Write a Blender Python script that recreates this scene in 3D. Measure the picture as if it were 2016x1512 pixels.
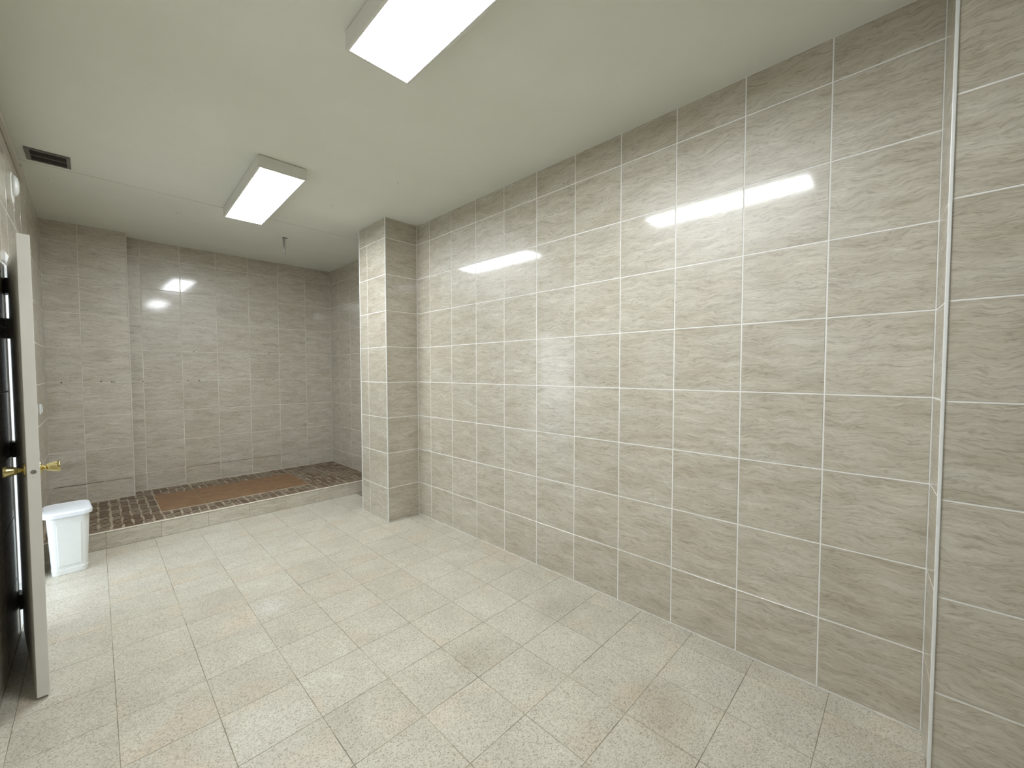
import bpy, bmesh, math, random
from mathutils import Matrix, Vector

# ------------------------------------------------------------------ scene reset
for o in list(bpy.data.objects):
    bpy.data.objects.remove(o, do_unlink=True)
scene = bpy.context.scene
COL = scene.collection
random.seed(11)
U = 0.338                      # metres per wall-tile pitch; all plan numbers below are in tile pitches

def V(x, y, z=0.0):
    return Vector((x * U, y * U, z * U))

# ------------------------------------------------------------------ camera
cam_d = bpy.data.cameras.new('camera')
cam = bpy.data.objects.new('camera', cam_d)
COL.objects.link(cam)
R_ = Vector((0.69816331, -0.71593745, -0.00124769))
U_ = Vector((0.02755582, 0.02513018, 0.99930433))
F_ = Vector((0.71540804, 0.697712, -0.03727322))
m = Matrix.Identity(4)
for i in range(3):
    m[i][0], m[i][1], m[i][2] = R_[i], U_[i], -F_[i]
m.translation = V(-6.70470845, -10.79494505, 4.26671513)
cam.matrix_world = m
cam_d.sensor_fit = 'HORIZONTAL'
cam_d.sensor_width = 36.0
cam_d.lens = 801.4597 / 2016 * 36.0
cam_d.shift_y = 4.953 / 2016
cam_d.clip_start = 0.02
scene.camera = cam

# ------------------------------------------------------------------ world (daylight outside the open door) and exposure
world = bpy.data.worlds.new('daylight')
scene.world = world
world.use_nodes = True
bg = world.node_tree.nodes['Background']
bg.inputs['Color'].default_value = (0.80, 0.90, 1.0, 1)
bg.inputs['Strength'].default_value = 3.3
LAMP_EMISSION = 33.0
vs = scene.view_settings
vs.view_transform = 'Standard'
vs.look = 'None'
vs.gamma = 1.0
vs.use_curve_mapping = False
vs.exposure = 0.44

# ------------------------------------------------------------------ material helpers
def new_mat(name):
    mt = bpy.data.materials.new(name)
    mt.use_nodes = True
    nt = mt.node_tree
    b = nt.nodes['Principled BSDF']
    return mt, nt, b

def nd(nt, typ, **kw):
    n = nt.nodes.new(typ)
    for k, v in kw.items():
        if k in n.inputs:
            n.inputs[k].default_value = v
        else:
            setattr(n, k, v)
    return n

def ramp(nt, fac, stops, interp='LINEAR'):
    n = nt.nodes.new('ShaderNodeValToRGB')
    n.color_ramp.interpolation = interp
    els = n.color_ramp.elements
    while len(els) < len(stops):
        els.new(0.5)
    for e, (p, c) in zip(els, stops):
        e.position = p
        e.color = (c[0], c[1], c[2], 1)
    nt.links.new(fac, n.inputs['Fac'])
    return n.outputs['Color']

def mixc(nt, fac, a, b, mode='MIX'):
    n = nt.nodes.new('ShaderNodeMix')
    n.data_type = 'RGBA'
    n.blend_type = mode
    for s, v in ((n.inputs[0], fac), (n.inputs[6], a), (n.inputs[7], b)):
        if hasattr(v, 'links') or isinstance(v, bpy.types.NodeSocket):
            nt.links.new(v, s)
        elif isinstance(v, (int, float)):
            s.default_value = v
        else:
            s.default_value = (v[0], v[1], v[2], 1)
    return n.outputs[2]

def vmath(nt, op, a, b):
    n = nt.nodes.new('ShaderNodeVectorMath')
    n.operation = op
    for s, v in ((n.inputs[0], a), (n.inputs[1], b)):
        if isinstance(v, bpy.types.NodeSocket):
            nt.links.new(v, s)
        else:
            s.default_value = v
    return n.outputs[0]

def noise(nt, vec, scale, detail=4.0, rough=0.55, dist=0.0):
    n = nt.nodes.new('ShaderNodeTexNoise')
    n.inputs['Scale'].default_value = scale
    n.inputs['Detail'].default_value = detail
    n.inputs['Roughness'].default_value = rough
    n.inputs['Distortion'].default_value = dist
    nt.links.new(vec, n.inputs['Vector'])
    return n.outputs['Fac']

def piece_coords(nt, spread=40.0):
    """object coordinates shifted by a random amount for every single piece"""
    tc = nt.nodes.new('ShaderNodeTexCoord')
    oi = nt.nodes.new('ShaderNodeObjectInfo')
    mm = nt.nodes.new('ShaderNodeMath')
    mm.operation = 'MULTIPLY'
    mm.inputs[1].default_value = spread
    nt.links.new(oi.outputs['Random'], mm.inputs[0])
    return vmath(nt, 'ADD', tc.outputs['Object'], mm.outputs[0]), oi.outputs['Random']

def add_bump(nt, b, height, strength, dist):
    n = nt.nodes.new('ShaderNodeBump')
    n.inputs['Strength'].default_value = strength
    n.inputs['Distance'].default_value = dist
    nt.links.new(height, n.inputs['Height'])
    nt.links.new(n.outputs['Normal'], b.inputs['Normal'])

def plain(name, col, rough=0.5, metal=0.0, spec=0.5, var=0.06, scale=30.0, bump=0.0):
    mt, nt, b = new_mat(name)
    tc = nt.nodes.new('ShaderNodeTexCoord')
    f = noise(nt, tc.outputs['Object'], scale, 3.0)
    lo = [max(0.0, c * (1 - var)) for c in col]
    hi = [min(1.0, c * (1 + var)) for c in col]
    nt.links.new(ramp(nt, f, [(0.3, lo), (0.7, hi)]), b.inputs['Base Color'])
    b.inputs['Roughness'].default_value = rough
    b.inputs['Metallic'].default_value = metal
    b.inputs['Specular IOR Level'].default_value = spec
    if bump:
        add_bump(nt, b, noise(nt, tc.outputs['Object'], scale * 4, 2.0), bump, 0.001)
    return mt

# ------------------------------------------------------------------ materials
def make_wall_tile():
    mt, nt, b = new_mat('veined_wall_tile')
    vec, rnd = piece_coords(nt)
    warp = nt.nodes.new('ShaderNodeTexNoise')
    warp.inputs['Scale'].default_value = 7.0
    warp.inputs['Detail'].default_value = 3.0
    nt.links.new(vec, warp.inputs['Vector'])
    wv = vmath(nt, 'MULTIPLY', warp.outputs['Color'], (0.06, 0.06, 0.085))
    wvec = vmath(nt, 'ADD', vec, wv)
    soft = noise(nt, vmath(nt, 'MULTIPLY', wvec, (4.0, 4.0, 17.0)), 1.0, 4.0, 0.6, 0.3)
    vein = noise(nt, vmath(nt, 'MULTIPLY', wvec, (9.0, 9.0, 95.0)), 1.0, 4.0, 0.6, 0.5)
    c1 = ramp(nt, soft, [(0.28, (0.43, 0.39, 0.312)), (0.5, (0.512, 0.475, 0.398)), (0.72, (0.58, 0.55, 0.478))])
    vm = ramp(nt, vein, [(0.30, (0.78, 0.76, 0.73)), (0.42, (0.95, 0.945, 0.935)), (0.56, (1, 1, 1)), (0.70, (1.10, 1.10, 1.10))])
    c2 = mixc(nt, 1.0, c1, vm, 'MULTIPLY')
    fine = noise(nt, vmath(nt, 'MULTIPLY', wvec, (50.0, 50.0, 220.0)), 1.0, 2.0, 0.6)
    c3 = mixc(nt, 1.0, c2, ramp(nt, fine, [(0.35, (0.93, 0.925, 0.915)), (0.65, (1.05, 1.05, 1.05))]), 'MULTIPLY')
    thin = noise(nt, vmath(nt, 'MULTIPLY', wvec, (6.5, 6.5, 60.0)), 1.0, 3.0, 0.55, 0.4)
    c3 = mixc(nt, 1.0, c3, ramp(nt, thin, [(0.455, (1, 1, 1)), (0.485, (0.74, 0.715, 0.68)), (0.515, (1, 1, 1)), (0.60, (1.03, 1.03, 1.03))]), 'MULTIPLY')
    warmth = noise(nt, vmath(nt, 'MULTIPLY', vec, (3.0, 3.0, 9.0)), 1.0, 2.0)
    c3 = mixc(nt, 1.0, c3, ramp(nt, warmth, [(0.4, (1.02, 1.02, 1.02)), (0.75, (0.985, 0.965, 0.925))]), 'MULTIPLY')
    tone = ramp(nt, rnd, [(0.0, (0.96, 0.955, 0.94)), (1.0, (1.03, 1.03, 1.03))])
    c4 = mixc(nt, 1.0, c3, tone, 'MULTIPLY')
    nt.links.new(c4, b.inputs['Base Color'])
    b.inputs['Roughness'].default_value = 0.42
    b.inputs['Specular IOR Level'].default_value = 1.0
    b.inputs['Coat Weight'].default_value = 0.7
    b.inputs['Coat Roughness'].default_value = 0.085
    rip = noise(nt, vmath(nt, 'MULTIPLY', vec, (110.0, 110.0, 150.0)), 1.0, 2.0, 0.5)
    add_bump(nt, b, rip, 0.42, 0.0007)
    return mt

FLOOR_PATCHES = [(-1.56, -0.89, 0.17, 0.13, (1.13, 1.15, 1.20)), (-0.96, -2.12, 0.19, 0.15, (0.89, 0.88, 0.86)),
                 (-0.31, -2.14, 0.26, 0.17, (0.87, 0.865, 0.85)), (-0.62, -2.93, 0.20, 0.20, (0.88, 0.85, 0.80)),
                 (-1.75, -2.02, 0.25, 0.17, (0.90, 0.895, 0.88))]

def make_terrazzo():
    mt, nt, b = new_mat('cream_terrazzo')
    vec, rnd = piece_coords(nt)
    v1 = nt.nodes.new('ShaderNodeTexVoronoi')
    v1.inputs['Scale'].default_value = 220.0
    nt.links.new(vec, v1.inputs['Vector'])
    sep = nt.nodes.new('ShaderNodeSeparateColor')
    nt.links.new(v1.outputs['Color'], sep.inputs[0])
    chips = ramp(nt, sep.outputs[0], [(0.0, (0.37, 0.335, 0.265)), (0.10, (0.455, 0.428, 0.36)), (0.30, (0.535, 0.505, 0.435)), (0.7, (0.592, 0.563, 0.495))], 'CONSTANT')
    v2 = nt.nodes.new('ShaderNodeTexVoronoi')
    v2.inputs['Scale'].default_value = 140.0
    nt.links.new(vec, v2.inputs['Vector'])
    sep2 = nt.nodes.new('ShaderNodeSeparateColor')
    nt.links.new(v2.outputs['Color'], sep2.inputs[0])
    pick = ramp(nt, sep2.outputs[1], [(0.0, (1, 1, 1)), (0.075, (0, 0, 0))], 'CONSTANT')
    near = ramp(nt, v2.outputs['Distance'], [(0.22, (1, 1, 1)), (0.30, (0, 0, 0))])
    mask = mixc(nt, 1.0, pick, near, 'MULTIPLY')
    c = mixc(nt, mask, chips, (0.17, 0.145, 0.11))
    blot = noise(nt, vec, 5.0, 4.0, 0.6, 0.4)
    c = mixc(nt, 1.0, c, ramp(nt, blot, [(0.3, (0.90, 0.885, 0.86)), (0.7, (1.05, 1.05, 1.03))]), 'MULTIPLY')
    c = mixc(nt, 1.0, c, ramp(nt, rnd, [(0.0, (0.945, 0.94, 0.925)), (0.5, (0.99, 0.99, 0.985)), (1.0, (1.02, 1.022, 1.025))]), 'MULTIPLY')
    pink = noise(nt, vec, 3.1, 2.0)
    c = mixc(nt, 1.0, c, ramp(nt, pink, [(0.55, (1, 1, 1)), (0.75, (1.03, 0.955, 0.885))]), 'MULTIPLY')
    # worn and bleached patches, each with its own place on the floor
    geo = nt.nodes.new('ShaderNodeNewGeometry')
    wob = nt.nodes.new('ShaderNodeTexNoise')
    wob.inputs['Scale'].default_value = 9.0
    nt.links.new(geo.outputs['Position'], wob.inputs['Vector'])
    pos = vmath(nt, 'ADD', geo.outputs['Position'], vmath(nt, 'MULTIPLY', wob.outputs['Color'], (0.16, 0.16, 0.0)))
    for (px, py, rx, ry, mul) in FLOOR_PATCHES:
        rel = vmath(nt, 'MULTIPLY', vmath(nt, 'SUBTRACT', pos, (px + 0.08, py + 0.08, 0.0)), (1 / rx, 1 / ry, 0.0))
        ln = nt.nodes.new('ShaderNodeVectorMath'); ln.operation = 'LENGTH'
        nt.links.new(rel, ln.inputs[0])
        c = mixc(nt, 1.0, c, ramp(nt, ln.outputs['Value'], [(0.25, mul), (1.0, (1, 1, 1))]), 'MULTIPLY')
    nt.links.new(c, b.inputs['Base Color'])
    b.inputs['Roughness'].default_value = 0.36
    b.inputs['Specular IOR Level'].default_value = 0.4
    add_bump(nt, b, noise(nt, vec, 60.0, 3.0), 0.15, 0.001)
    return mt

def make_ceiling():
    mt, nt, b = new_mat('ceiling_paint')
    tc = nt.nodes.new('ShaderNodeTexCoord')
    f = noise(nt, tc.outputs['Object'], 1.6, 5.0, 0.6)
    c = ramp(nt, f, [(0.3, (0.76, 0.775, 0.695)), (0.7, (0.81, 0.82, 0.75))])
    nt.links.new(c, b.inputs['Base Color'])
    b.inputs['Roughness'].default_value = 0.55
    b.inputs['Specular IOR Level'].default_value = 0.3
    add_bump(nt, b, noise(nt, tc.outputs['Object'], 70.0, 3.0), 0.18, 0.002)
    return mt

def make_brown_tile():
    mt, nt, b = new_mat('brown_stone_tile')
    vec, rnd = piece_coords(nt)
    st = vmath(nt, 'MULTIPLY', vec, (4.0, 14.0, 4.0))
    f = noise(nt, st, 1.5, 5.0, 0.62, 0.6)
    c = ramp(nt, f, [(0.3, (0.175, 0.092, 0.045)), (0.55, (0.245, 0.138, 0.066)), (0.75, (0.31, 0.185, 0.10))])
    nt.links.new(c, b.inputs['Base Color'])
    b.inputs['Roughness'].default_value = 0.5
    b.inputs['Specular IOR Level'].default_value = 0.35
    add_bump(nt, b, f, 0.2, 0.001)
    return mt

def make_mosaic():
    mt, nt, b = new_mat('mosaic_bar_brown')
    vec, rnd = piece_coords(nt)
    f = noise(nt, vec, 30.0, 4.0)
    c = ramp(nt, rnd, [(0.0, (0.20, 0.135, 0.085)), (0.3, (0.27, 0.195, 0.13)), (0.6, (0.32, 0.25, 0.175)), (1.0, (0.38, 0.315, 0.225))])
    c = mixc(nt, 1.0, c, ramp(nt, f, [(0.3, (0.75, 0.75, 0.75)), (0.7, (1.2, 1.2, 1.2))]), 'MULTIPLY')
    nt.links.new(c, b.inputs['Base Color'])
    b.inputs['Roughness'].default_value = 0.5
    b.inputs['Specular IOR Level'].default_value = 0.3
    return mt

M = {}
M['tile'] = make_wall_tile()
M['terrazzo'] = make_terrazzo()
M['ceiling'] = make_ceiling()
M['brown'] = make_brown_tile()
M['mosaic'] = make_mosaic()
M['mosaic_dark'] = plain('mosaic_groove_dark', (0.04, 0.024, 0.014), 0.7, scale=20)
M['grout'] = plain('white_grout', (0.86, 0.85, 0.82), 0.7, spec=0.3, var=0.04, scale=6.0)
M['grout_worn'] = plain('worn_beige_grout', (0.66, 0.635, 0.55), 0.8, spec=0.2, var=0.16, scale=3.0)
M['floor_grout'] = plain('brown_floor_joint', (0.31, 0.275, 0.205), 0.85, spec=0.2, var=0.6, scale=5.0)
M['mosaic_grout'] = plain('tan_mosaic_grout', (0.40, 0.335, 0.25), 0.8, spec=0.2, var=0.15, scale=5.0)
M['trim'] = plain('white_corner_trim', (0.80, 0.81, 0.79), 0.3, var=0.02)
M['caulk'] = plain('pale_caulk', (0.62, 0.60, 0.54), 0.7, var=0.15, scale=12.0)
M['dirty'] = plain('mouldy_joint', (0.13, 0.115, 0.085), 0.85, var=0.5, scale=9.0)
M['curb_trim'] = plain('cream_edge_trim', (0.80, 0.74, 0.63), 0.35, var=0.04)
M['plaster'] = plain('beige_plaster', (0.52, 0.50, 0.43), 0.7, spec=0.3, var=0.05, scale=3.0)
M['door'] = plain('off_white_door_paint', (0.70, 0.685, 0.63), 0.42, var=0.03, scale=9.0, bump=0.08)
M['frame'] = plain('white_frame_paint', (0.80, 0.80, 0.80), 0.45, var=0.03)
M['lamp_body'] = plain('lamp_housing_white', (0.72, 0.72, 0.66), 0.45, var=0.02)
M['brass'] = plain('polished_brass', (0.63, 0.54, 0.26), 0.18, metal=1.0, var=0.05)
M['steel'] = plain('dull_steel', (0.42, 0.41, 0.40), 0.35, metal=1.0, var=0.08)
M['pipe'] = plain('grey_painted_pipe', (0.40, 0.38, 0.36), 0.4, var=0.08)
M['black'] = plain('black_iron', (0.02, 0.02, 0.02), 0.5, var=0.2)
M['hole'] = plain('dark_hole', (0.03, 0.027, 0.022), 0.8, var=0.2)
M['plastic'] = plain('white_plastic', (0.72, 0.735, 0.71), 0.32, var=0.015)
M['plastic_lid'] = plain('cool_white_plastic_lid', (0.74, 0.765, 0.80), 0.38, var=0.015)
M['vent'] = plain('dark_brown_vent_metal', (0.062, 0.055, 0.05), 0.5, var=0.15)
M['vent_frame'] = plain('grey_vent_frame', (0.17, 0.165, 0.15), 0.5, var=0.15)
M['concrete'] = plain('outdoor_concrete', (0.55, 0.55, 0.53), 0.8, var=0.1, scale=4.0)

mt, nt, b = new_mat('lit_diffuser')
tc = nt.nodes.new('ShaderNodeTexCoord')
f = noise(nt, tc.outputs['Object'], 2.0, 2.0)
nt.links.new(ramp(nt, f, [(0.0, (0.90, 0.955, 1.0)), (1.0, (0.93, 0.97, 1.0))]), b.inputs['Emission Color'])
b.inputs['Emission Strength'].default_value = LAMP_EMISSION
b.inputs['Base Color'].default_value = (0.8, 0.8, 0.8, 1)
M['diffuser'] = mt

# ------------------------------------------------------------------ mesh helpers
def link_mesh(name, me, mat, parent=None):
    o = bpy.data.objects.new(name, me)
    COL.objects.link(o)
    if mat is not None and not me.materials:
        me.materials.append(M[mat] if isinstance(mat, str) else mat)
    if parent is not None:
        o.parent = parent
    return o

def finish(name, bm, mat, parent=None, smooth=False):
    bmesh.ops.recalc_face_normals(bm, faces=bm.faces)
    me = bpy.data.meshes.new(name)
    bm.to_mesh(me)
    bm.free()
    if smooth:
        for p in me.polygons:
            p.use_smooth = True
    return link_mesh(name, me, mat, parent)

def add_box(bm, lo, hi):
    vs_ = [bm.verts.new((x, y, z)) for z in (lo[2], hi[2]) for y in (lo[1], hi[1]) for x in (lo[0], hi[0])]
    for f in ((0, 2, 3, 1), (4, 5, 7, 6), (0, 1, 5, 4), (2, 6, 7, 3), (0, 4, 6, 2), (1, 3, 7, 5)):
        bm.faces.new([vs_[i] for i in f])
    return vs_

def add_lathe(bm, prof, axis_o, axis_d, seg=24):
    """prof: list of (t along axis, radius)"""
    d = Vector(axis_d).normalized()
    a = d.orthogonal().normalized()
    c = d.cross(a)
    rings = []
    for t, r in prof:
        ring = []
        for k in range(seg):
            an = 2 * math.pi * k / seg
            ring.append(bm.verts.new(Vector(axis_o) + d * t + (a * math.cos(an) + c * math.sin(an)) * max(r, 1e-5)))
        rings.append(ring)
    for r0, r1 in zip(rings, rings[1:]):
        for k in range(seg):
            bm.faces.new((r0[k], r0[(k + 1) % seg], r1[(k + 1) % seg], r1[k]))
    bm.faces.new(rings[0][::-1])
    bm.faces.new(rings[-1])

def add_loft(bm, rings, cap=True):
    vr = [[bm.verts.new(p) for p in ring] for ring in rings]
    n = len(vr[0])
    for r0, r1 in zip(vr, vr[1:]):
        for k in range(n):
            bm.faces.new((r0[k], r0[(k + 1) % n], r1[(k + 1) % n], r1[k]))
    if cap:
        bm.faces.new(vr[0][::-1])
        bm.faces.new(vr[-1])

def bevel_all(bm, w, seg=2):
    bmesh.ops.bevel(bm, geom=list(bm.edges), offset=w, segments=seg, affect='EDGES', profile=0.5)

def empty(name, loc=(0, 0, 0), rotz=0.0):
    o = bpy.data.objects.new(name, None)
    COL.objects.link(o)
    o.location = loc
    o.rotation_euler = (0, 0, rotz)
    o.empty_display_size = 0.1
    return o

def tag(o, label=None, cat=None, group=None, kind=None):
    if label: o['label'] = label
    if cat: o['category'] = cat
    if group: o['group'] = group
    if kind: o['kind'] = kind
    return o

TILE_D = 0.0016
_tile_cache = {}
def slab_mesh(name, w, h, d, ch, mat, vertical=True):
    """chamfered tile, back at local 0; vertical: face +Y (X wide, Z tall), else face +Z (X, Y)"""
    key = (name, round(w, 4), round(h, 4), round(d, 5), round(ch, 5), mat, vertical)
    if key in _tile_cache:
        return _tile_cache[key]
    co = []
    for (ww, hh, dd) in ((w, h, 0.0), (w, h, d - ch), (w - 2 * ch, h - 2 * ch, d)):
        for sx, sz in ((-1, -1), (1, -1), (1, 1), (-1, 1)):
            co.append((sx * ww / 2, dd, sz * hh / 2) if vertical else (sx * ww / 2, sz * hh / 2, dd))
    fs = [(0, 1, 2, 3), (8, 9, 10, 11)]
    for a in (0, 4):
        for k in range(4):
            fs.append((a + k, a + (k + 1) % 4, a + 4 + (k + 1) % 4, a + 4 + k))
    bm = bmesh.new()
    vv = [bm.verts.new(c) for c in co]
    for f in fs:
        bm.faces.new([vv[i] for i in f])
    bmesh.ops.recalc_face_normals(bm, faces=bm.faces)
    me = bpy.data.meshes.new(name)
    bm.to_mesh(me); bm.free()
    me.materials.append(M[mat])
    _tile_cache[key] = me
    return me

ROWS = [0.9617 + k for k in range(8)]
CEIL = 8.5225

def cut(lo, hi, joints):
    js = [lo] + [j for j in sorted(joints) if lo + 0.03 < j < hi - 0.03] + [hi]
    return list(zip(js, js[1:]))

def tile_wall(root, p0, p1, normal, u_joints, z0=0.0, z1=CEIL, gap=0.0060, holes=(), umax=None, rows=ROWS):
    """tiles on the vertical plane p0-p1 (tile pitches, face plane); u measured from p0 along p0->p1"""
    P0, P1 = Vector((p0[0], p0[1])), Vector((p1[0], p1[1]))
    L = (P1 - P0).length
    d = (P1 - P0) / L
    n = Vector(normal)
    xa = d if (d.x * n.y - d.y * n.x) > 0 else -d      # local X with local Y = n, Z up
    rot = math.atan2(xa.y, xa.x)
    cells = [(a, b_, c, e) for a, b_ in cut(0.0, L if umax is None else umax, u_joints) for c, e in cut(z0, z1, rows)]
    out = []
    for a, b_, c, e in cells:
        rects = [(a, b_, c, e)]
        for (ha, hb, hc, he) in holes:
            nr = []
            for (ra, rb, rc, re) in rects:
                if rb <= ha or ra >= hb or re <= hc or rc >= he:
                    nr.append((ra, rb, rc, re)); continue
                if ra < ha: nr.append((ra, ha, rc, re))
                if rb > hb: nr.append((hb, rb, rc, re))
                ma, mb = max(ra, ha), min(rb, hb)
                if rc < hc: nr.append((ma, mb, rc, hc))
                if re > he: nr.append((ma, mb, he, re))
            rects = nr
        out += rects
    for (a, b_, c, e) in out:
        w = (b_ - a) * U - gap
        h = (e - c) * U - gap
        if w < 0.008 or h < 0.008:
            continue
        me = slab_mesh('wall_tile', w, h, TILE_D, 0.0007, 'tile')
        o = bpy.data.objects.new('wall_tile', me)
        COL.objects.link(o)
        pos = P0 + d * (a + b_) / 2
        o.location = (pos.x * U - n.x * TILE_D, pos.y * U - n.y * TILE_D, (c + e) / 2 * U)
        o.rotation_euler = (0, 0, rot)
        o.parent = root

def wall_root(name, boxes, mat):
    """backing masonry: boxes in tile pitches joined into one mesh"""
    bm = bmesh.new()
    for lo, hi in boxes:
        add_box(bm, V(*lo), V(*hi))
    o = finish(name, bm, mat)
    o['kind'] = 'structure'
    return o

T = TILE_D / U                 # tile depth in pitches
WT = 0.45                      # masonry thickness in pitches
XL, XP = -7.66, -1.005         # left wall, pillar side face
Y_BACK = -16.0                 # wall behind the camera
PY0, PY1 = -0.352, 1.215       # pillar front and rear faces
XS = 0.4325                    # shower right-hand wall
YE = 7.044                     # end wall
YST, XST = 6.50, -5.92         # short projecting wall at the left of the shower
YC, ZC = 2.97, 0.425           # shower curb
ZSH = 0.395                    # shower floor level
X_NEAR = -0.75
Y_E = -10.996
DY0, DY1, DZ = -0.46, 1.98, 6.02
WL = 0.8                       # left (outer) wall thickness   # doorway in the left wall

# ------------------------------------------------------------------ walls
w = wall_root('wall_right', [((T, Y_E - 0.05, 0), (WT, PY0 + 0.2, CEIL))], 'grout')
tag(w, 'long right wall of glossy beige veined tiles')
tile_wall(w, (0, PY0), (0, Y_E), (-1, 0), [k + PY0 for k in range(1, 11)])

bm = bmesh.new()
add_box(bm, V(-0.022, Y_E, 0.0), V(0.0, PY0, 0.014))
finish('caulk_bead', bm, 'caulk', w)
w = wall_root('wall_pillar', [((XP + T, PY0 + T, 0), (XS + T, PY1 - T, CEIL))], 'grout')
tag(w, 'tiled pillar projecting from the right wall before the shower')
tile_wall(w, (XP, PY0), (0, PY0), (0, -1), [])
tile_wall(w, (XP, PY0), (XP, PY1), (-1, 0), [0.726 - PY0])
tile_wall(w, (XP, PY1), (XS, PY1), (0, 1), [1.0])
for (x, y) in ((XP, PY0), (XP, PY1)):
    bm = bmesh.new()
    add_box(bm, V(x, y, 0) - Vector((0.004, 0.004, 0)), V(x, y, CEIL) + Vector((0.004, 0.004, 0)))
    bevel_all(bm, 0.0015, 2)
    finish('corner_trim', bm, 'trim', w)

w = wall_root('wall_shower_right', [((XS + T, PY1 - 0.1, 0), (XS + WT, YE + WT, CEIL))], 'grout_worn')
tag(w, 'shaded right side wall of the shower recess')
tile_wall(w, (XS, YE), (XS, PY1), (-1, 0), [0.892, 1.892, 2.892, 3.892, 4.892], z0=ZSH)

w = wall_root('wall_end', [((XST - 0.1, YE + T, 0), (XS + T, YE + WT, CEIL))], 'grout_worn')
tag(w, 'tiled end wall at the back of the shower')
tile_wall(w, (XST, YE), (XS, YE), (0, -1), [-5.588 + k - XST for k in range(7)], z0=ZSH)
def hole_disc(root, x, y, z, r):
    bm = bmesh.new()
    add_lathe(bm, [(0.0, r), (0.0006, r)], V(x, y, z), (0, -1, 0), 10)
    finish('anchor_hole', bm, 'hole', root)
for x, z, r in ((-4.26, 5.96, .005), (-4.27, 4.96, .0045), (-5.6, 3.95, .005), (-4.45, 3.96, .005), (-4.36, 3.95, .003),
                (-4.27, 3.97, .003), (-4.14, 3.96, .0055), (-2.11, 3.96, .005), (-1.8, 3.96, .006), (-1.94, 4.96, .005),
                (-2.59, 4.93, .004), (-1.94, 5.96, .004)):
    hole_disc(w, x, YE, z, r)

end_wall = w
w = wall_root('wall_stub', [((XL, YST + T, 0), (XST - T, YE + WT, CEIL))], 'grout_worn')
tag(w, 'short projecting tiled wall at the left of the shower')
tile_wall(w, (XL, YST), (XST, YST), (0, -1), [-6.95 - XL], z0=ZSH)
tile_wall(w, (XST, YST), (XST, YE), (1, 0), [], z0=ZSH)
bm = bmesh.new()
add_box(bm, V(XST, YST, ZSH) - Vector((0.0035, 0.0035, 0)), V(XST, YST, CEIL) + Vector((0.0035, 0.0035, 0)))
bevel_all(bm, 0.0015, 2)
finish('corner_trim', bm, 'grout_worn', w)
for x, z, r in ((-7.37, 3.96, .006), (-6.57, 3.98, .006), (-6.34, 3.96, .006), (-6.29, 3.96, .005)):
    hole_disc(w, x, YST, z, r)

def dirty_joint(root, y, xa, xb, z, t):
    bm = bmesh.new()
    add_box(bm, V(xa, y, z) - Vector((0, 0.0002, t)), V(xb, y, z) + Vector((0, TILE_D, t)))
    finish('dirty_joint', bm, 'dirty', root)
for xa, xb, t in ((-7.6, -6.6, 0.0022), (-6.55, -5.96, 0.0016)):
    dirty_joint(w, YST, xa, xb, 0.9617, t)
for xa, xb, t in ((-4.58, -3.62, 0.0016), (-3.55, -2.62, 0.0018), (-2.55, -0.9, 0.0012)):
    dirty_joint(end_wall, YE, xa, xb, 0.9617, t)

# left wall with the doorway
w = wall_root('wall_left', [((XL - WL, Y_BACK, 0), (XL - T, DY0, CEIL)),
                            ((XL - WL, DY1, 0), (XL - T, YE + WT, CEIL)),
                            ((XL - WL, DY0, DZ), (XL - T, DY1, CEIL))], 'grout')
tag(w, 'tiled left wall with the open doorway')
tile_wall(w, (XL, YST), (XL, -5.85), (1, 0), [6.35 - k + 0.0 for k in range(0, 7)] + [6.35 + k for k in range(1, 6)],
          holes=[(YST - DY1 - 0.14, YST - DY0 + 0.14, -0.1, DZ + 0.15)])

# wall that steps forward beside the camera
w = wall_root('wall_near', [((X_NEAR + T, Y_BACK, 0), (WT, Y_E - 0.06, CEIL))], 'grout')
tag(w, 'nearest wall stepping forward at the right edge')
tile_wall(w, (X_NEAR, -11.045), (X_NEAR, Y_BACK), (-1, 0), [1, 2, 3, 4])
# its narrow return face, very slightly out of square
bm = bmesh.new()
a0, a1 = (0.05, -10.993), (X_NEAR + 0.004, -11.042)
pts = [(a0[0], a0[1] - T), (a1[0], a1[1] - T), (a1[0], Y_E - 0.3), (a0[0], Y_E - 0.3)]
add_loft(bm, [[V(x, y, 0) for x, y in pts], [V(x, y, CEIL) for x, y in pts]])
finish('return_backing', bm, 'grout', w)
nv = Vector((-(a1[1] - a0[1]), a1[0] - a0[0])).normalized()
if nv.y < 0: nv = -nv
tile_wall(w, (0.0, -10.996), (X_NEAR, -11.045), (nv.x, nv.y), [])
bm = bmesh.new()
add_box(bm, V(X_NEAR, -11.045, 0) - Vector((0.005, 0.005, 0)), V(X_NEAR, -11.045, CEIL) + Vector((0.006, 0.005, 0)))
bevel_all(bm, 0.002, 2)
finish('corner_trim', bm, 'trim', w)

w = wall_root('wall_back', [((XL - WL, Y_BACK - WT, 0), (WT, Y_BACK, CEIL))], 'plaster')
tag(w, 'plain beige wall behind the viewer')

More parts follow.
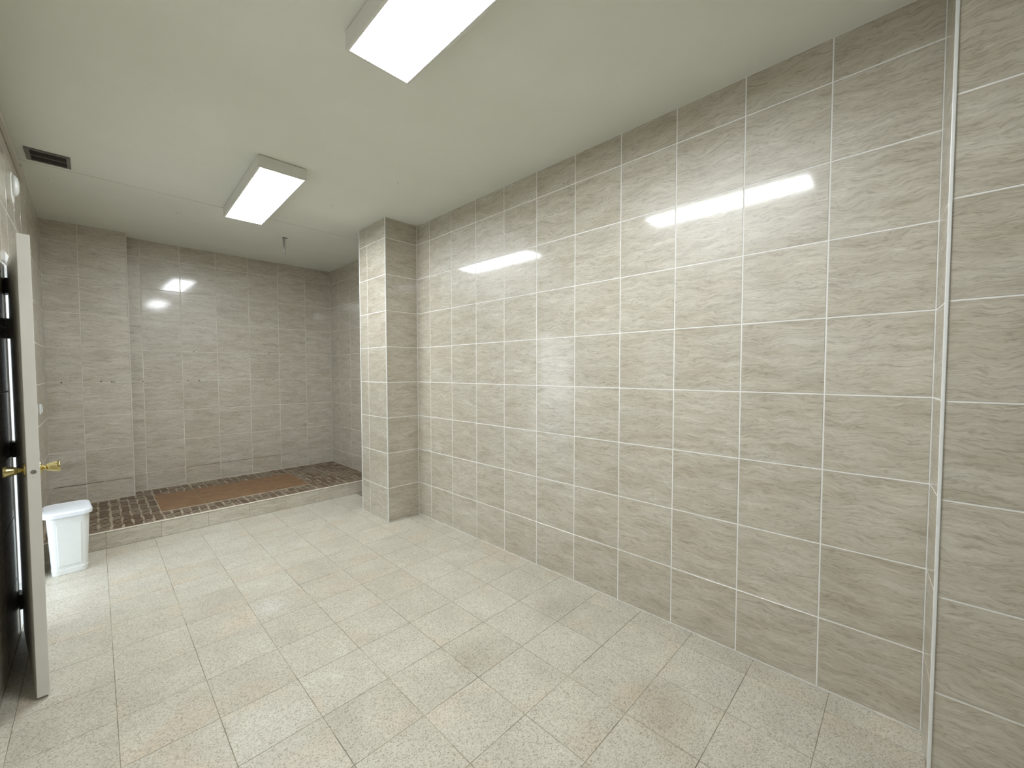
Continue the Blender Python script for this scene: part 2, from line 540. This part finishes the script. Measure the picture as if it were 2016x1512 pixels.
# ------------------------------------------------------------------ ceiling: two panels meeting at an open seam
c = wall_root('ceiling', [((XL - WL, Y_BACK - WT, CEIL + 0.06), (XS + WT, YE + WT, CEIL + 0.4))], 'vent_frame')
tag(c, 'off-white painted ceiling with a cross seam')
SEAM = 2.06
for y0, y1 in ((Y_BACK - WT, SEAM), (SEAM + 0.02, YE + WT)):
    bm = bmesh.new()
    add_box(bm, V(XL - WL, y0, CEIL), V(XS + WT, y1, CEIL + 0.058))
    finish('ceiling_panel', bm, 'ceiling', c)
for x, y in ((-5.04, 3.36), (-4.96, 3.38), (-4.67, 5.21), (-2.33, -0.07), (-1.8, -2.42), (-7.3, 2.94)):
    bm = bmesh.new()
    add_lathe(bm, [(0.0, 0.004), (0.0006, 0.004)], V(x, y, CEIL), (0, 0, -1), 8)
    finish('stain_spot', bm, 'hole', c)

# ------------------------------------------------------------------ terrazzo floor
fl = wall_root('floor', [((XL - WL, Y_BACK - WT, -0.4), (XS + WT, YE + WT, -0.0035))], 'floor_grout')
tag(fl, 'cream speckled terrazzo floor tiles')
P = 0.8862
xj = [-0.42 - P * k for k in range(0, 9)]
yj = [-0.392 - P * k for k in range(-4, 18)]
FD = 0.0035 * U
xs_ = cut(XL, 0.0, xj)
ys_ = cut(Y_BACK, YC, yj)
for xa, xb in xs_:
    for ya, yb in ys_:
        if xa > XP - 0.4 and ya > PY0 - 0.05 and xb > -0.3:
            continue
        g = 0.0026
        w_, h_ = (xb - xa) * U - g, (yb - ya) * U - g
        if w_ < 0.01 or h_ < 0.01:
            continue
        me = slab_mesh('floor_tile', w_, h_, FD, 0.0005, 'terrazzo', vertical=False)
        o = bpy.data.objects.new('floor_tile', me)
        COL.objects.link(o)
        o.location = ((xa + xb) / 2 * U, (ya + yb) / 2 * U, -FD)
        o.rotation_euler = (0, 0, 0)
        o.parent = fl
# the strip of floor outside the doorway, in daylight
g = wall_root('ground', [((XL - WL - 40, -40, -0.5), (XL - WL, 45, -0.12))], 'concrete')
tag(g, 'pale concrete ground outside the door')
sky_slab = wall_root('added_shade_slab', [((XL - WL - 4.6, -20, 7.3), (XL - WL, 20, 7.8))], 'concrete')  # unseen slab, added to keep steep sky light off the floor by the door
tag(sky_slab, 'unseen concrete slab added outside to shade the doorway from high sky')
sill = wall_root('trim_1', [((XL - WL, DY0, -0.0035), (XL, DY1, 0.01))], 'concrete')
tag(sill, 'pale door sill under the open doorway')

# ------------------------------------------------------------------ raised shower base
sh = empty('shower_platform', V((XL + XS) / 2, YC, 0))
tag(sh, 'raised shower base with brown mosaic floor and tiled curb', 'shower base')
inv = sh.location.copy()
def under(o):
    o.parent = sh
    o.matrix_parent_inverse = Matrix.Translation(-inv)
    return o
bm = bmesh.new()
add_box(bm, V(XL, YC + T, 0), V(XST, YST, ZSH - 0.012))
add_box(bm, V(XST, YC + T, 0), V(XS, YE, ZSH - 0.012))
under(finish('platform_core', bm, 'mosaic_grout'))
bm = bmesh.new()
add_box(bm, V(XL, YC - 0.012, ZC - 0.028), V(XS, YC + 0.022, ZC))
bevel_all(bm, 0.002, 2)
under(finish('edge_trim', bm, 'curb_trim'))
for xa, xb in cut(XL, XS, [-6.62, -5.60, -4.61, -3.64, -2.65, -1.66, -0.66, 0.33]):
    me = slab_mesh('curb_tile', (xb - xa) * U - 0.003, (ZC - 0.03) * U - 0.003, TILE_D, 0.0006, 'tile')
    o = bpy.data.objects.new('curb_tile', me); COL.objects.link(o)
    o.location = ((xa + xb) / 2 * U, YC * U + TILE_D, (ZC - 0.03) / 2 * U)
    o.rotation_euler = (0, 0, math.pi)
    under(o)
BX = [-5.51, -4.53, -3.57, -2.59, -1.62]
BY0, BY1 = 3.98, 6.03
for xa, xb in zip(BX, BX[1:]):
    me = slab_mesh('brown_tile', (xb - xa) * U - 0.006, (BY1 - BY0) * U - 0.006, 0.012 * U, 0.0006, 'brown', vertical=False)
    o = bpy.data.objects.new('brown_tile', me); COL.objects.link(o)
    o.location = ((xa + xb) / 2 * U, (BY0 + BY1) / 2 * U, (ZSH - 0.012) * U)
    under(o)
# mosaic blocks: stacks of thin bars, columns staggered
def block_mesh(w_, n, pitch):
    key = ('block', round(w_, 4), n)
    if key in _tile_cache:
        return _tile_cache[key]
    bm = bmesh.new()
    h = n * pitch
    add_box(bm, (-w_ / 2, -h / 2, 0), (w_ / 2, h / 2, 0.0022))
    for f in bm.faces: f.material_index = 1
    for k in range(n):
        y = -h / 2 + k * pitch
        nf = len(bm.faces)
        add_box(bm, (-w_ / 2, y + pitch * 0.10, 0.0022), (w_ / 2, y + pitch * 0.58, 0.0036))
    bmesh.ops.recalc_face_normals(bm, faces=bm.faces)
    me = bpy.data.meshes.new('mosaic_block')
    bm.to_mesh(me); bm.free()
    me.materials.append(M['mosaic']); me.materials.append(M['mosaic_dark'])
    _tile_cache[key] = me
    return me
sheets = [-7.64, -6.5, -5.51, -4.53, -3.57, -2.59, -1.62, -0.62, 0.415]
rnd = random.Random(5)
PITCH = 0.118
n_blocks = 0
for sa, sb in zip(sheets, sheets[1:]):
    cw = (sb - sa - 0.02) / 5
    for cidx in range(5):
        x0 = sa + 0.010 + cidx * cw
        flip = 1 if cidx % 2 else -1
        spans = [(YC + 0.03, YE - 0.02)]
        if sa >= -5.52 and sb <= -1.6:
            spans = [(YC + 0.03, BY0 - 0.02), (BY1 + 0.02, YE - 0.02)]
        for s0, s1 in spans:
            if x0 < XST + 0.01:
                s1 = min(s1, YST - 0.01)
            y = s0
            first = True
            while y < s1 - 0.09:
                n = rnd.choice((2, 3, 3, 4)) if not first else rnd.choice((1, 2, 3, 4))
                first = False
                n = min(n, int((s1 - y) / PITCH))
                if n < 1: break
                me = block_mesh((cw - 0.034) * U, n, PITCH * U)
                o = bpy.data.objects.new('mosaic_block', me); COL.objects.link(o)
                o.location = ((x0 + cw / 2 + flip * 0.011 + rnd.uniform(-0.005, 0.005)) * U, (y + n * PITCH / 2) * U, (ZSH - 0.012) * U)
                under(o)
                y += n * PITCH + 0.022
                n_blocks += 1
                flip = -flip
print('mosaic blocks', n_blocks)

# ------------------------------------------------------------------ ceiling lamps
def ceiling_lamp(cx, y_far, y_near, width, rotz, label):
    """surface mounted LED panel; coordinates in tile pitches"""
    cy = (y_far + y_near) / 2
    root = empty('ceiling_lamp', V(cx, cy, CEIL), rotz)
    tag(root, label, 'ceiling lamp', 'surface-mounted ceiling lamps')
    W, L, D = width * U, (y_far - y_near) * U, 0.235 * U
    bm = bmesh.new()
    add_box(bm, (-W / 2, -L / 2, -D + 0.004), (W / 2, L / 2, -0.003))
    bevel_all(bm, 0.002, 2)
    finish('housing', bm, 'lamp_body', root)
    bm = bmesh.new()
    add_box(bm, (-W / 2 + 0.02, -L / 2 + 0.02, -0.003), (W / 2 - 0.02, L / 2 - 0.02, 0.0))
    finish('mounting_plate', bm, 'vent_frame', root)
    bm = bmesh.new()
    r = 0.013
    for lo, hi in (((-W / 2, -L / 2), (-W / 2 + r, L / 2)), ((W / 2 - r, -L / 2), (W / 2, L / 2)),
                   ((-W / 2 + r, -L / 2), (W / 2 - r, -L / 2 + r)), ((-W / 2 + r, L / 2 - r), (W / 2 - r, L / 2))):
        add_box(bm, (lo[0], lo[1], -D - 0.002), (hi[0], hi[1], -D + 0.004))
    finish('rim', bm, 'lamp_body', root)
    bm = bmesh.new()
    add_box(bm, (-W / 2 + r, -L / 2 + r, -D - 0.001), (W / 2 - r, L / 2 - r, -D + 0.003))
    finish('diffuser', bm, 'diffuser', root)
    return root
ceiling_lamp(-3.862, 2.02, -1.60, 0.885, math.radians(-1.6), 'lit ceiling lamp near the shower, the farther of the two')
ceiling_lamp(-3.97, -5.645, -9.25, 0.885, math.radians(-0.4), 'lit ceiling lamp cut off by the top edge, the nearer of the two')

# ------------------------------------------------------------------ ceiling vent grille
vt = empty('ceiling_vent', V(-7.225, 1.56, CEIL))
tag(vt, 'dark rectangular air vent grille in the ceiling corner', 'vent')
W, L = 0.60 * U, 0.62 * U
bm = bmesh.new()
for lo, hi in (((-W / 2, -L / 2), (-W / 2 + 0.022, L / 2)), ((W / 2 - 0.018, -L / 2), (W / 2, L / 2)),
               ((-W / 2 + 0.022, -L / 2), (W / 2 - 0.018, -L / 2 + 0.014)), ((-W / 2 + 0.022, L / 2 - 0.014), (W / 2 - 0.018, L / 2))):
    add_box(bm, (lo[0], lo[1], -0.010), (hi[0], hi[1], 0.0))
finish('frame', bm, 'vent_frame', vt)
bm = bmesh.new()
add_box(bm, (-W / 2 + 0.022, -L / 2 + 0.014, -0.002), (W / 2 - 0.018, L / 2 - 0.014, 0.0))
finish('backing', bm, 'hole', vt)
bm = bmesh.new()
add_box(bm, (-W / 2 + 0.022, -0.004, -0.010), (W / 2 - 0.018, 0.004, -0.002))
finish('centre_bar', bm, 'vent_frame', vt)
for k in range(10):
    y = -L / 2 + 0.024 + k * (L - 0.048) / 9
    if abs(y) < 0.007: continue
    bm = bmesh.new()
    add_box(bm, (-W / 2 + 0.022, y - 0.0018, -0.008), (W / 2 - 0.018, y + 0.0018, -0.002))
    finish('slat', bm, 'vent', vt)

# ------------------------------------------------------------------ shower pipe stub hanging from the ceiling
pp = empty('pipe_stub', V(-2.385, 3.53, CEIL))
tag(pp, 'short grey metal pipe hanging from the ceiling above the shower', 'pipe')
bm = bmesh.new()
add_lathe(bm, [(0.0, 0.012), (0.165, 0.012), (0.168, 0.010)], (0, 0, -0.004), (0, 0, -1), 16)
finish('tube', bm, 'pipe', pp, smooth=True)
bm = bmesh.new()
add_box(bm, (-0.012, -0.012, -0.004), (0.035, 0.012, 0.0))
finish('ceiling_plate', bm, 'black', pp)
bm = bmesh.new()
add_lathe(bm, [(0.0, 0.0145), (0.010, 0.0145)], (0, 0, -0.163), (0, 0, -1), 16)
finish('end_collar', bm, 'pipe', pp)

# ------------------------------------------------------------------ doorway frame, door leaf
fr = empty('trim_2', V(XL, DY0, 0))
tag(fr, 'white painted frame around the open doorway', kind='structure')
def fr_box(name, lo, hi, mat='frame'):
    bm = bmesh.new()
    o3 = V(XL, DY0, 0)
    add_box(bm, V(*lo) - o3, V(*hi) - o3)
    finish(name, bm, mat, fr)
J = 0.07
fr_box('jamb', (XL - WL + 0.02, DY1 - J, 0.012), (XL + 0.0, DY1, DZ))
fr_box('jamb', (XL - WL + 0.02, DY0, 0.012), (XL + 0.0, DY0 + J * 0.4, DZ))
fr_box('head', (XL - WL + 0.02, DY0 + J * 0.4, DZ - J), (XL + 0.0, DY1 - J, DZ))
fr_box('casing', (XL - T, DY0 - 0.13, DZ), (XL + 0.03, DY1 + 0.13, DZ + 0.14))
fr_box('casing', (XL - T, DY1, 0.012), (XL + 0.03, DY1 + 0.13, DZ))

hinge_pt = Vector((-7.635, -0.44))
free_pt = Vector((-7.338, -2.815))
dd = (free_pt - hinge_pt)
LEN = dd.length * U
dr = empty('door_1', V(hinge_pt.x, hinge_pt.y, 0.0), math.atan2(dd.y, dd.x))
tag(dr, 'off-white door folded open against the left wall with brass knobs', kind='structure')
# local: +X hinge -> free edge, leaf thickness towards the room
th = 0.038
sgn = 1.0   # room side is local +Y
bm = bmesh.new()
add_box(bm, (0, 0, 0.012), (LEN, th * sgn, 5.995 * U))
bevel_all(bm, 0.0018, 2)
leaf = finish('leaf', bm, 'door', dr)
kx, kz = LEN - 0.062, 3.0 * U
def knob(side):
    y0 = 0.0 if side < 0 else th
    d = (0, side, 0)
    bm = bmesh.new()
    add_lathe(bm, [(0.0, 0.030), (0.004, 0.030), (0.007, 0.025), (0.009, 0.012)], (kx, y0, kz), d, 28)
    rz = finish('rosette', bm, 'brass', leaf, smooth=True)
    bm = bmesh.new()
    add_lathe(bm, [(0.008, 0.011), (0.020, 0.010), (0.024, 0.0125)], (kx, y0, kz), d, 24)
    finish('knob_neck', bm, 'brass', leaf, smooth=True)
    bm = bmesh.new()
    add_lathe(bm, [(0.022, 0.013), (0.026, 0.0165), (0.034, 0.0185), (0.050, 0.0225), (0.060, 0.0245), (0.063, 0.0235), (0.064, 0.020), (0.064, 0.001)], (kx, y0, kz), d, 28)
    finish('door_knob', bm, 'brass', leaf, smooth=True)
knob(1); knob(-1)
bm = bmesh.new()
add_lathe(bm, [(0.0, 0.009), (0.0012, 0.009), (0.0014, 0.006)], (LEN, th / 2, kz - 0.004), (1, 0, 0), 20)
finish('latch_hole', bm, 'steel', leaf)
bm = bmesh.new()
add_lathe(bm, [(0.0, 0.0016), (0.0008, 0.0016)], (LEN, th / 2 - 0.002, kz - 0.026), (1, 0, 0), 8)
finish('screw', bm, 'steel', leaf)
for z in (5.62, 3.03, 0.56):
    bm = bmesh.new()
    add_box(bm, (-0.012, -0.012, (z - 0.12) * U), (0.07, -0.0005, (z + 0.12) * U))
    add_lathe(bm, [(-0.042, 0.007), (0.042, 0.007)], (-0.006, -0.008, z * U), (0, 0, 1), 12)
    finish('hinge', bm, 'black', dr)
bm = bmesh.new()
add_box(bm, (-0.012, -0.010, 4.80 * U), (0.02, -0.0005, 5.12 * U))
finish('hinge_plate', bm, 'vent_frame', dr)

# ------------------------------------------------------------------ raceway and rounded fixture high on the left wall
rc = empty('cable_raceway', V(XL, 2.4, 8.24))
tag(rc, 'beige cable raceway running along the top of the left wall', 'cable duct')
bm = bmesh.new()
add_box(bm, (0.0, -8.2 * U, -0.015), (0.022, 0.0, 0.012))
bevel_all(bm, 0.003, 2)
finish('duct', bm, 'plaster', rc)
bm = bmesh.new()
add_box(bm, (0.0, -0.012, 0.012), (0.006, -0.006, (CEIL - 8.24) * U))
finish('drop_cable', bm, 'vent_frame', rc)

wf = empty('wall_fixture', V(XL, 0.36, 7.44))
tag(wf, 'small rounded white fixture high on the left wall under the raceway', 'wall fixture')
bm = bmesh.new()
def rr(w_, h_, r, x, n=6, cy=0.0, cz=0.0):
    pts = []
    for sx, sz, a0 in ((1, 1, 0), (-1, 1, 90), (-1, -1, 180), (1, -1, 270)):
        for k in range(n + 1):
            a = math.radians(a0 + 90 * k / n)
            pts.append((x, cy + sx * (w_ / 2 - r) + r * math.cos(a), cz + sz * (h_ / 2 - r) + r * math.sin(a)))
    return pts
add_loft(bm, [rr(0.12, 0.17, 0.04, 0.0), rr(0.12, 0.17, 0.04, 0.018), rr(0.11, 0.16, 0.04, 0.021)])
finish('base', bm, 'lamp_body', wf)
bm = bmesh.new()
add_loft(bm, [rr(0.10, 0.12, 0.045, 0.021, cz=0.014), rr(0.095, 0.115, 0.045, 0.032, cz=0.014), rr(0.07, 0.09, 0.034, 0.041, cz=0.014), rr(0.03, 0.04, 0.014, 0.045, cz=0.014)])
finish('dome', bm, 'plastic', wf, smooth=True)

sw = empty('light_switch', V(XL, 4.30, 3.36))
tag(sw, 'white light switch on the left wall beside the shower', 'switch')
bm = bmesh.new()
add_box(bm, (0.0, -0.042, -0.042), (0.012, 0.042, 0.042))
bevel_all(bm, 0.004, 2)
finish('plate', bm, 'plastic', sw)
bm = bmesh.new()
add_box(bm, (0.012, -0.027, -0.027), (0.018, 0.027, 0.027))
bevel_all(bm, 0.002, 1)
finish('rocker', bm, 'plastic', sw)

# ------------------------------------------------------------------ waste bin
bn = empty('waste_bin', V(-7.195, 2.17, 0), math.radians(4))
tag(bn, 'white plastic waste bin with lid standing behind the open door', 'bin')
def rring(w_, d_, r, z, n=6):
    pts = []
    for sx, sy, a0 in ((1, 1, 0), (-1, 1, 90), (-1, -1, 180), (1, -1, 270)):
        for k in range(n + 1):
            a = math.radians(a0 + 90 * k / n)
            pts.append((sx * (w_ / 2 - r) + r * math.cos(a), sy * (d_ / 2 - r) + r * math.sin(a), z))
    return pts
H = 1.235 * U
bm = bmesh.new()
add_loft(bm, [rring(0.172, 0.235, 0.03, 0.0), rring(0.178, 0.242, 0.035, 0.004), rring(0.184, 0.248, 0.038, 0.040), rring(0.180, 0.245, 0.038, 0.043),
              rring(0.212, 0.285, 0.045, H - 0.01), rring(0.214, 0.288, 0.045, H)])
finish('body', bm, 'plastic', bn, smooth=False)
# raised panel on the front face
bm = bmesh.new()
yb, yt = -0.1265, -0.1405
za, zb = 0.065, H - 0.05
def panel(off, x_, z0_, z1_):
    def yy(z): return yb + (yt - yb) * (z - za) / (zb - za) - off
    return [(-x_ * 0.92, yy(z0_), z0_), (x_ * 0.92, yy(z0_), z0_), (x_, yy(z1_), z1_), (-x_, yy(z1_), z1_)]
add_loft(bm, [panel(-0.004, 0.062, za, zb), panel(0.0006, 0.062, za, zb), panel(0.0022, 0.058, za + 0.005, zb - 0.005)])
finish('front_panel', bm, 'plastic', bn)
bm = bmesh.new()
zl = H + 0.001
add_loft(bm, [rring(0.228, 0.312, 0.05, zl), rring(0.242, 0.328, 0.055, zl + 0.003), rring(0.244, 0.330, 0.055, zl + 0.026),
              rring(0.238, 0.324, 0.055, zl + 0.034), rring(0.226, 0.312, 0.052, zl + 0.038), rring(0.216, 0.302, 0.048, zl + 0.036)])
lid = finish('lid', bm, 'plastic_lid', bn)
